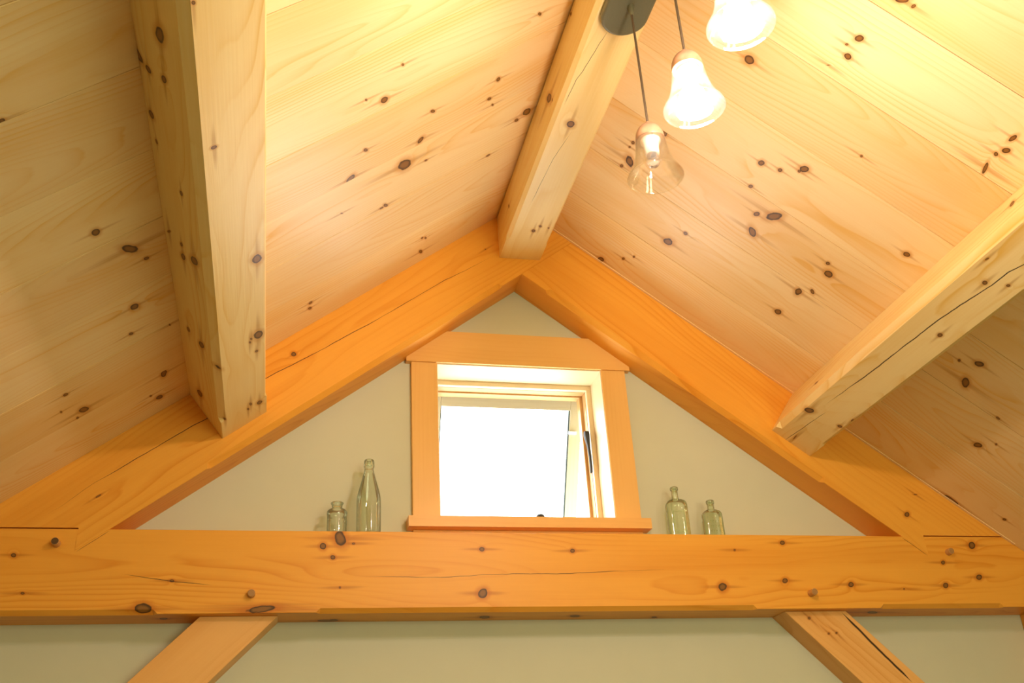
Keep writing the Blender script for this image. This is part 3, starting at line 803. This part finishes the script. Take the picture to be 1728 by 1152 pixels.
PL = 4.40
st = [0.0, 0.6, 1.2, 1.8, 2.4, 3.0, PL]
pl = timber('purlin', M['purlinL'], -0.0805, 0.0805, 0.1845, st, {'a': (0.0165, [(0.136, PL - 0.2)]), 'b': (0.008, [(0.136, PL - 0.2)])})
frame(pl, (-0.941 + 0.0045 * C, -0.0015, 2.857 + 0.0045 * S_), (0, -1, 0), (C, 0, S_), (-S_, 0, C))
tag(pl, 'pale knotty pine purlin running down the left roof slope', 'purlin', 'purlins of the two roof slopes')
pr = timber('purlin', M['purlinR'], -0.0805, 0.0805, 0.1845, st, {'a': (0.020, [(0.045, PL - 0.2)]), 'b': (0.010, [(0.111, PL - 0.2)])})
frame(pr, (0.941 + 0.005 * C, -0.0015, 2.857 - 0.005 * S_), (0, -1, 0), (C, 0, -S_), (S_, 0, C))
tag(pr, 'pale pine purlin with a long drying crack, under the right roof slope', 'purlin', 'purlins of the two roof slopes')
rb = timber('ridge_beam', M['ridge'], -0.0766, 0.0766, 0.176, st, {'a': (0.012, [(0.134, PL - 0.2)]), 'b': (0.007, [(0.112, PL - 0.2)])})
frame(rb, (-0.0042, -0.0015, 3.549), (0, -1, 0), (1, 0, 0), (0, 0, 1))
tag(rb, 'pale pine ridge beam under the peak of the ceiling, carrying the lamp canopy', 'ridge beam')

def brace(key, sg, x0):
    """45 degree brace under the tie beam; x0 = upper inner corner on the beam's underside"""
    q = math.sqrt(0.5); w = 0.157; ln = 1.19
    ex = Vector((sg * q, 0, -q)); ez = Vector((sg * q, 0, q))
    verts, faces = [], []
    e = 0.0012
    y0, y1 = 0.0, YW - 0.035
    for (x_lo, x_hi) in ((0.0, w), (ln, ln)):
        for y, z in ((y0, e), (y0 + e, 0), (y1, 0), (y1, w), (y0 + e, w), (y0, w - e)):
            verts.append((x_lo + (x_hi - x_lo) * z / w, y, z))
    for j in range(6):
        faces.append((j, (j + 1) % 6, 6 + (j + 1) % 6, 6 + j))
    faces += [tuple(range(6)), tuple(range(6, 12))]
    o = mesh_obj('brace', verts, faces, M[key])
    frame(o, (x0, 0.035, BB - 0.001), ex, (0, 1, 0), ez)
    return o
tag(brace('braceL', -1, -0.806), 'diagonal pine brace under the left half of the tie beam', 'brace', 'braces under the tie beam')
tag(brace('braceR', 1, 0.826), 'diagonal pine brace with a wide dark crack, under the right half of the tie beam', 'brace', 'braces under the tie beam')
post = timber('post', M['post'], 0.0, 0.139, YW - 0.001, [0.0, 1.0, BB - 0.001], {'a': (0.01, [(0.1, BB - 0.1)])})
post.matrix_world = Matrix.Translation((1.79, 0.0, 0.0)) @ Matrix(((0, 1, 0, 0), (0, 0, 1, 0), (1, 0, 0, 0), (0, 0, 0, 1)))
tag(post, 'orange pine post under the right end of the tie beam', 'post')

# ------------------------------------------------------------------ the window
win = empty('window_1', (0, YW, 2.56))
tag(win, 'small awning window in the gable, propped open, with wide orange trim', 'window', kind='structure')
def wpart(o, parent=None):
    o.location = Vector(o.location) - Vector((0, YW, 2.56))
    o.parent = parent or win
    return o
# side casings
for sg in (-1, 1):
    wpart(lboard('side_casing', sg * 0.3475, YW - 0.010, 2.88, 0.57, 0.020, 0.091, M['trim'], rot=(0, PI / 2, 0)))
# head casing: cut to the slope of the rafters
hv = []
for y in (YW - 0.026, YW):
    for x, z in ((-0.411, 3.165), (0.411, 3.165), (0.411, 3.186), (0.264, 3.289), (-0.264, 3.289), (-0.411, 3.186)):
        hv.append((x, y - YW, z - 3.22))
head = mesh_obj('head_casing', hv, [(0, 1, 2, 3, 4, 5), (6, 11, 10, 9, 8, 7)] + [(j, 6 + j, 6 + (j + 1) % 6, (j + 1) % 6) for j in range(6)], M['trim'])
head.location = (0, YW, 3.22); wpart(head)
# the stool's horns stand before the wall; its tongue runs into the opening
sv = []
for z in (-0.018, 0.018):
    sv += [(-0.412, -0.09, z), (0.412, -0.09, z), (0.412, -0.031, z), (0.320, -0.031, z), (0.320, 0.09, z), (-0.320, 0.09, z), (-0.320, -0.031, z), (-0.412, -0.031, z)]
stool = mesh_obj('stool', sv, [tuple(range(7, -1, -1)), tuple(range(8, 16))] + [(j, (j + 1) % 8, 8 + (j + 1) % 8, 8 + j) for j in range(8)], M['trim'])
stool.location = (0, 0.160, 2.577); wpart(stool)
wpart(lboard('apron', 0, YW - 0.010, 2.540, 0.785, 0.020, 0.037, M['trim']))
# jamb lining of the opening
for sg in (-1, 1):
    wpart(lboard('jamb', sg * 0.309, 0.179, 2.88, 0.57, 0.130, 0.018, M['jamb'], rot=(0, PI / 2, 0)))
wpart(lboard('jamb', 0, 0.179, 3.1685, 0.634, 0.130, 0.015, M['jamb']))
# window unit: pale inner frame, stop and sash stop, each stepping further in
def ring_frame(name, hx, ztop, zbot, wd, y0, y1, mat, parent):
    for sg in (-1, 1):
        o = lboard(name + '_stile', sg * (hx + wd / 2), (y0 + y1) / 2, (ztop + zbot) / 2, ztop - zbot, y1 - y0, wd, mat, rot=(0, PI / 2, 0))
        wpart(o, parent)
    wpart(lboard(name + '_head', 0, (y0 + y1) / 2, ztop + wd / 2, 2 * (hx + wd), y1 - y0, wd, mat), parent)
ring_frame('unit_frame', 0.283, 3.143, 2.597, 0.020, 0.2445, 0.263, M['jamb'], None)
ring_frame('unit_stop', 0.2815, 3.1425, 2.597, 0.020, 0.264, 0.299, M['unit'], None)
ring_frame('sash_stop', 0.2705, 3.137, 2.597, 0.030, 0.300, 0.336, M['unit'], None)
wpart(lboard('unit_sill', 0, 0.292, 2.590, 0.62, 0.086, 0.018, M['jamb']))
# awning sash, hinged at its head and swung out
sash = empty('sash', (0, 0.340, 3.150), (math.radians(28), 0, 0)); wpart(sash)
SH, SW, RW, TK = 0.57, 0.297, 0.046, 0.034
for sg in (-1, 1):
    a = lboard('sash_stile', sg * (SW - RW / 2), TK / 2, -SH / 2, SH, TK, RW, M['sash'], sash, rot=(0, PI / 2, 0))
    lboard('gasket', sg * (SW - RW - 0.0012), TK / 2 - 0.006, -SH / 2, SH - 2 * RW, 0.006, 0.0062, M['gasket'], sash, rot=(0, PI / 2, 0), bev=0.0)
for z in (-RW / 2, -SH + RW / 2):
    lboard('sash_rail', 0, TK / 2, z, 2 * (SW - RW), TK, RW, M['sash'], sash)
box('pane', -SW + RW, SW - RW, TK / 2 - 0.002, TK / 2 + 0.002, -SH + RW, -RW, M['pane'], sash)
cl = lboard('keeper', 0.262, -0.004, -0.13, 0.030, 0.010, 0.012, M['clip'], sash)
# locking lever on the right-hand side of the frame
lv = []
lf = []
hpts = [(0.0, 0.0, 0.014), (0.0, 0.012, 0.016), (0.002, 0.034, 0.012), (0.004, 0.06, 0.0085), (0.006, 0.10, 0.0075), (0.006, 0.135, 0.0075), (0.005, 0.155, 0.007), (0.004, 0.160, 0.003)]
for dx, dn, w_ in hpts:
    for x, y in ((-0.5, -0.6), (0.5, -0.6), (0.7, 0), (0.5, 0.6), (-0.5, 0.6), (-0.7, 0)):
        lv.append((dx + x * w_ * 1.05, y * w_ * 1.2, -dn))
for i in range(len(hpts) - 1):
    for j in range(6):
        lf.append((i * 6 + j, i * 6 + (j + 1) % 6, (i + 1) * 6 + (j + 1) % 6, (i + 1) * 6 + j))
lf += [tuple(range(6)), tuple((len(hpts) - 1) * 6 + j for j in range(6))]
lev = mesh_obj('lock_lever', lv, lf, M['black'], smooth=False)
lev.location = (0.268, 0.245, 2.975); wpart(lev)
lev['label'] = 'black locking lever'
ck = lathe('crank_handle', [(0.0, 0.0), (0.012, 0.0), (0.012, 0.030), (0.016, 0.036), (0.0165, 0.048), (0.012, 0.056), (0.0, 0.058)], M['black'], seg=16)
ck.location = (0.066, 0.225, 2.595); wpart(ck)
ck['label'] = 'dark crank knob at the sill'

# ------------------------------------------------------------------ three-light pendant on the ridge beam
YP = (-1.273, -1.517, -1.757)
lamp = empty('pendant_light', (0, -1.515, 3.549))
tag(lamp, 'dark oblong ceiling canopy with three glass bell pendants, two of them lit', 'lamp')
def stadium(hx, hy, z, n=14):
    pts = []
    for i in range(n + 1):
        a = PI * i / n
        pts.append((hx * math.cos(a), hy - hx + hx * math.sin(a), z))
    for i in range(n + 1):
        a = PI + PI * i / n
        pts.append((hx * math.cos(a), -(hy - hx) + hx * math.sin(a), z))
    return pts
cv_, cf_ = [], []
lev_ = [(0.062, 0.350, 0.0005), (0.062, 0.350, -0.018), (0.0605, 0.3485, -0.0215), (0.057, 0.345, -0.0235), (0.054, 0.342, -0.024)]
for hx, hy, z in lev_:
    cv_ += stadium(hx, hy, z)
n_ = len(stadium(1, 2, 0))
for i in range(len(lev_) - 1):
    for j in range(n_):
        cf_.append((i * n_ + j, i * n_ + (j + 1) % n_, (i + 1) * n_ + (j + 1) % n_, (i + 1) * n_ + j))
cf_ += [tuple(range(n_)), tuple((len(lev_) - 1) * n_ + j for j in range(n_))]
can = mesh_obj('canopy', cv_, cf_, M['bronze'], lamp)
can['label'] = 'dark bronze oblong canopy'
def pendant(y, lit):
    # holder cap is the pendant's own mesh; everything else hangs on it
    cap = lathe('pendant', spline([(0.0045, 0.012), (0.006, 0.010), (0.007, 0.002), (0.016, -0.001), (0.026, -0.010), (0.0325, -0.024), (0.0345, -0.040), (0.0335, -0.044), (0.024, -0.043)], 4), M['cap'], lamp, seg=36, cap0=True, cap1=True)
    cap.location = (0, y + 1.515, 3.136 - 3.549)
    cap['label'] = 'bell pendant, lit' if lit else 'bell pendant with its lamp off'
    top = 3.524 - 3.136
    lathe('cord', [(0.0030, 0.010), (0.0030, top - 0.002)], M['cord'], cap, seg=10)
    lathe('cord_grip', spline([(0.003, top - 0.030), (0.006, top - 0.022), (0.0085, top - 0.004), (0.0085, top + 0.001)], 3), M['bronze'], cap, seg=14)
    prof = spline([(0.030, -0.038), (0.0345, -0.041), (0.037, -0.055), (0.0395, -0.075), (0.043, -0.095), (0.049, -0.115), (0.0575, -0.133), (0.0645, -0.145), (0.0665, -0.1505)], 5)
    inner = [(r - 0.0022, z) for r, z in reversed(prof)]
    lathe('shade', list(reversed(prof + [(0.0655, -0.152)] + inner)), M['shade'], cap, seg=56)
    lathe('socket', [(0.0, -0.042), (0.024, -0.043), (0.024, -0.048), (0.0185, -0.051), (0.0170, -0.082), (0.012, -0.084)], M['socket'], cap, seg=28)
    if lit:
        bp = spline([(0.0125, -0.080), (0.0145, -0.088), (0.020, -0.100), (0.0275, -0.114), (0.030, -0.128), (0.0275, -0.142), (0.018, -0.1525), (0.0005, -0.157)], 3)
        lathe('bulb', bp, M['lit'], cap, seg=20, cap1=True)
    else:
        bp = spline([(0.0125, -0.080), (0.0135, -0.090), (0.0155, -0.100), (0.0150, -0.110), (0.010, -0.118), (0.0005, -0.121)], 3)
        lathe('bulb', list(reversed(bp)), M['bulb_off'], cap, seg=20)
    return cap
for y, lit in zip(YP, (False, True, True)):
    pendant(y, lit)

# ------------------------------------------------------------------ old glass bottles on the tie beam
def bottle_round(name, prof, mat, loc, label, cuts, seg=40):
    """blown bottle: the body is the bottle's own mesh, neck and lip are parts; cuts = heights where they begin"""
    k1 = next(i for i, p in enumerate(prof) if p[1] >= cuts[0]); k2 = next(i for i, p in enumerate(prof) if p[1] >= cuts[1])
    o = lathe(name, prof[:k1 + 1], mat, seg=seg)
    lathe('neck', prof[k1:k2 + 1], mat, o, seg=seg)
    lathe('lip', prof[k2:], mat, o, seg=seg)
    o.location = loc
    tag(o, label, 'bottle', 'old glass bottles on the tie beam')
    return o
def zs(pr, k): return [(r, z * k) for r, z in pr]
tall = [(0.0, 0.004), (0.030, 0.0), (0.0365, 0.002), (0.0385, 0.008)] + spline([(0.0385, 0.010), (0.0385, 0.070), (0.0382, 0.118), (0.0350, 0.142), (0.0285, 0.168), (0.0215, 0.194), (0.0165, 0.214), (0.0142, 0.230)], 5) \
     + [(0.0142, 0.231), (0.0165, 0.2325), (0.0172, 0.236), (0.0170, 0.246), (0.0160, 0.256), (0.0135, 0.2592), (0.0095, 0.2590), (0.0090, 0.240)]
BZ = BT + 0.0005
bottle_round('bottle', zs(tall, 0.968), M['aqua'], (-0.542, 0.046, BZ), 'tall clear glass bottle with rounded lip, left of the window', (0.168, 0.2225))
jar = [(0.0, 0.004), (0.026, 0.0), (0.0305, 0.003)] + spline([(0.0306, 0.006), (0.0306, 0.058), (0.0308, 0.066), (0.0318, 0.072), (0.0305, 0.081), (0.0245, 0.0875), (0.0172, 0.0905), (0.0162, 0.096), (0.0170, 0.103), (0.0200, 0.1085)], 4) \
    + [(0.0202, 0.111), (0.0185, 0.1122), (0.0150, 0.111), (0.0140, 0.104)]
bottle_round('bottle', zs(jar, 0.93), M['aqua'], (-0.641, 0.044, BZ), 'short wide-mouthed glass bottle, leftmost on the beam', (0.0835, 0.0985))

def flask(name, hw, hd, hs, hn, ht, rn, rl, mat, loc, rz, label, panel=True, lean=0.0):
    """flat medicine bottle: rounded-rectangular body, curved shoulders, round neck with a rolled lip"""
    seg = 48
    def ringpts(a, b, z, p):
        out = []
        for i in range(seg):
            t = 2 * PI * i / seg
            c, s = math.cos(t), math.sin(t)
            k = (abs(c / a) ** p + abs(s / b) ** p) ** (-1.0 / p)
            out.append((k * c, k * s, z))
        return out
    P = [(hw * 0.80, hd * 0.75, 0.004, 5), (hw * 0.93, hd * 0.9, 0.0, 5), (hw, hd, 0.004, 5)]
    for z in (0.012, hs * 0.4, hs * 0.8, hs):
        P.append((hw, hd, z, 5))
    m_ = 8
    for i in range(1, m_ + 1):
        a = (PI / 2) * i / m_
        f = math.sin(a) if i < m_ else 1.0
        g = 1 - math.cos(a)
        P.append((hw + (rn * 1.25 - hw) * g, hd + (min(rn * 1.15, hd) - hd) * g, hs + (hn - hs) * math.sin(a) ** 0.9, 5 - 3 * g))
    P += [(rn * 1.06, rn * 1.06, hn + 0.004, 2), (rn, rn, hn + 0.010, 2), (rn * 0.98, rn * 0.98, ht - 0.013, 2), (rl * 0.97, rl * 0.97, ht - 0.011, 2), (rl, rl, ht - 0.007, 2),
          (rl, rl, ht - 0.003, 2), (rl * 0.9, rl * 0.9, ht, 2), (rn * 0.7, rn * 0.7, ht - 0.001, 2), (rn * 0.62, rn * 0.62, ht - 0.02, 2)]
    kn = len(P) - 9; kl = len(P) - 7
    def seglofts(nm, rings, parent, base):
        verts, faces = [], []
        for q in rings: verts += ringpts(*q)
        for k in range(len(rings) - 1):
            for i in range(seg):
                j = (i + 1) % seg
                faces.append((k * seg + i, k * seg + j, (k + 1) * seg + j, (k + 1) * seg + i))
        if base: faces.append(tuple(reversed(range(seg))))
        return mesh_obj(nm, verts, faces, mat, parent, smooth=True, recalc=False)
    o = seglofts(name, P[:kn + 1], None, True)
    seglofts('neck', P[kn:kl + 1], o, False)
    seglofts('lip', P[kl:], o, False)
    o.location = loc; o.rotation_euler = (0, lean, rz)
    tag(o, label, 'bottle', 'old glass bottles on the tie beam')
    if panel:
        # sunk face panel of the mould, its rim standing proud
        y = -hd - 0.0006
        w, z0, z1 = hw * 0.56, 0.020, hs * 0.80
        pv = [(-w, y, z0), (w, y, z0), (w, y, z1), (-w, y, z1), (-w + .003, y, z0 + .003), (w - .003, y, z0 + .003), (w - .003, y, z1 - .003), (-w + .003, y, z1 - .003)]
        pv += [(a, b + 0.0012, c) for a, b, c in pv]
        pf = []
        for j in range(4):
            k = (j + 1) % 4
            pf += [(j, k, 4 + k, 4 + j), (8 + j, 12 + j, 12 + k, 8 + k), (j, 8 + j, 8 + k, k), (4 + j, 4 + k, 12 + k, 12 + j)]
        pn = mesh_obj('panel_rim', pv, pf, mat, o)
    return o
flask('bottle', 0.0355, 0.022, 0.1165, 0.137, 0.1825, 0.0112, 0.0140, M['green'], (0.504, 0.060, BZ), -0.10, 'larger flat-sided glass medicine bottle, just right of the window')
fb = flask('bottle', 0.0335, 0.020, 0.081, 0.101, 0.1355, 0.0115, 0.0142, M['green'], (0.628, 0.056, BZ), 0.05, 'small embossed glass medicine bottle, rightmost on the beam', panel=False)
# embossing on its face: short raised strokes
ev, ef = [], []
rn_ = random.Random(3)
for row in range(3):
    for c_ in range(5):
        x = -0.019 + c_ * 0.0095 + rn_.uniform(-0.001, 0.001); z = 0.022 + row * 0.017
        for (dx, dz, w_, h_) in ((0, 0, 0.0012, 0.008), (0.0022, 0.0033, 0.0036, 0.0011)):
            i = len(ev)
            y0, y1 = -0.0206, -0.0190
            for y in (y0, y1):
                ev += [(x + dx - w_ / 2, y, z + dz - h_ / 2), (x + dx + w_ / 2, y, z + dz - h_ / 2), (x + dx + w_ / 2, y, z + dz + h_ / 2), (x + dx - w_ / 2, y, z + dz + h_ / 2)]
            ef += [(i, i + 1, i + 2, i + 3), (i, i + 4, i + 5, i + 1), (i + 1, i + 5, i + 6, i + 2), (i + 2, i + 6, i + 7, i + 3), (i + 3, i + 7, i + 4, i)]
eb = mesh_obj('embossing', ev, ef, M['green'], fb)
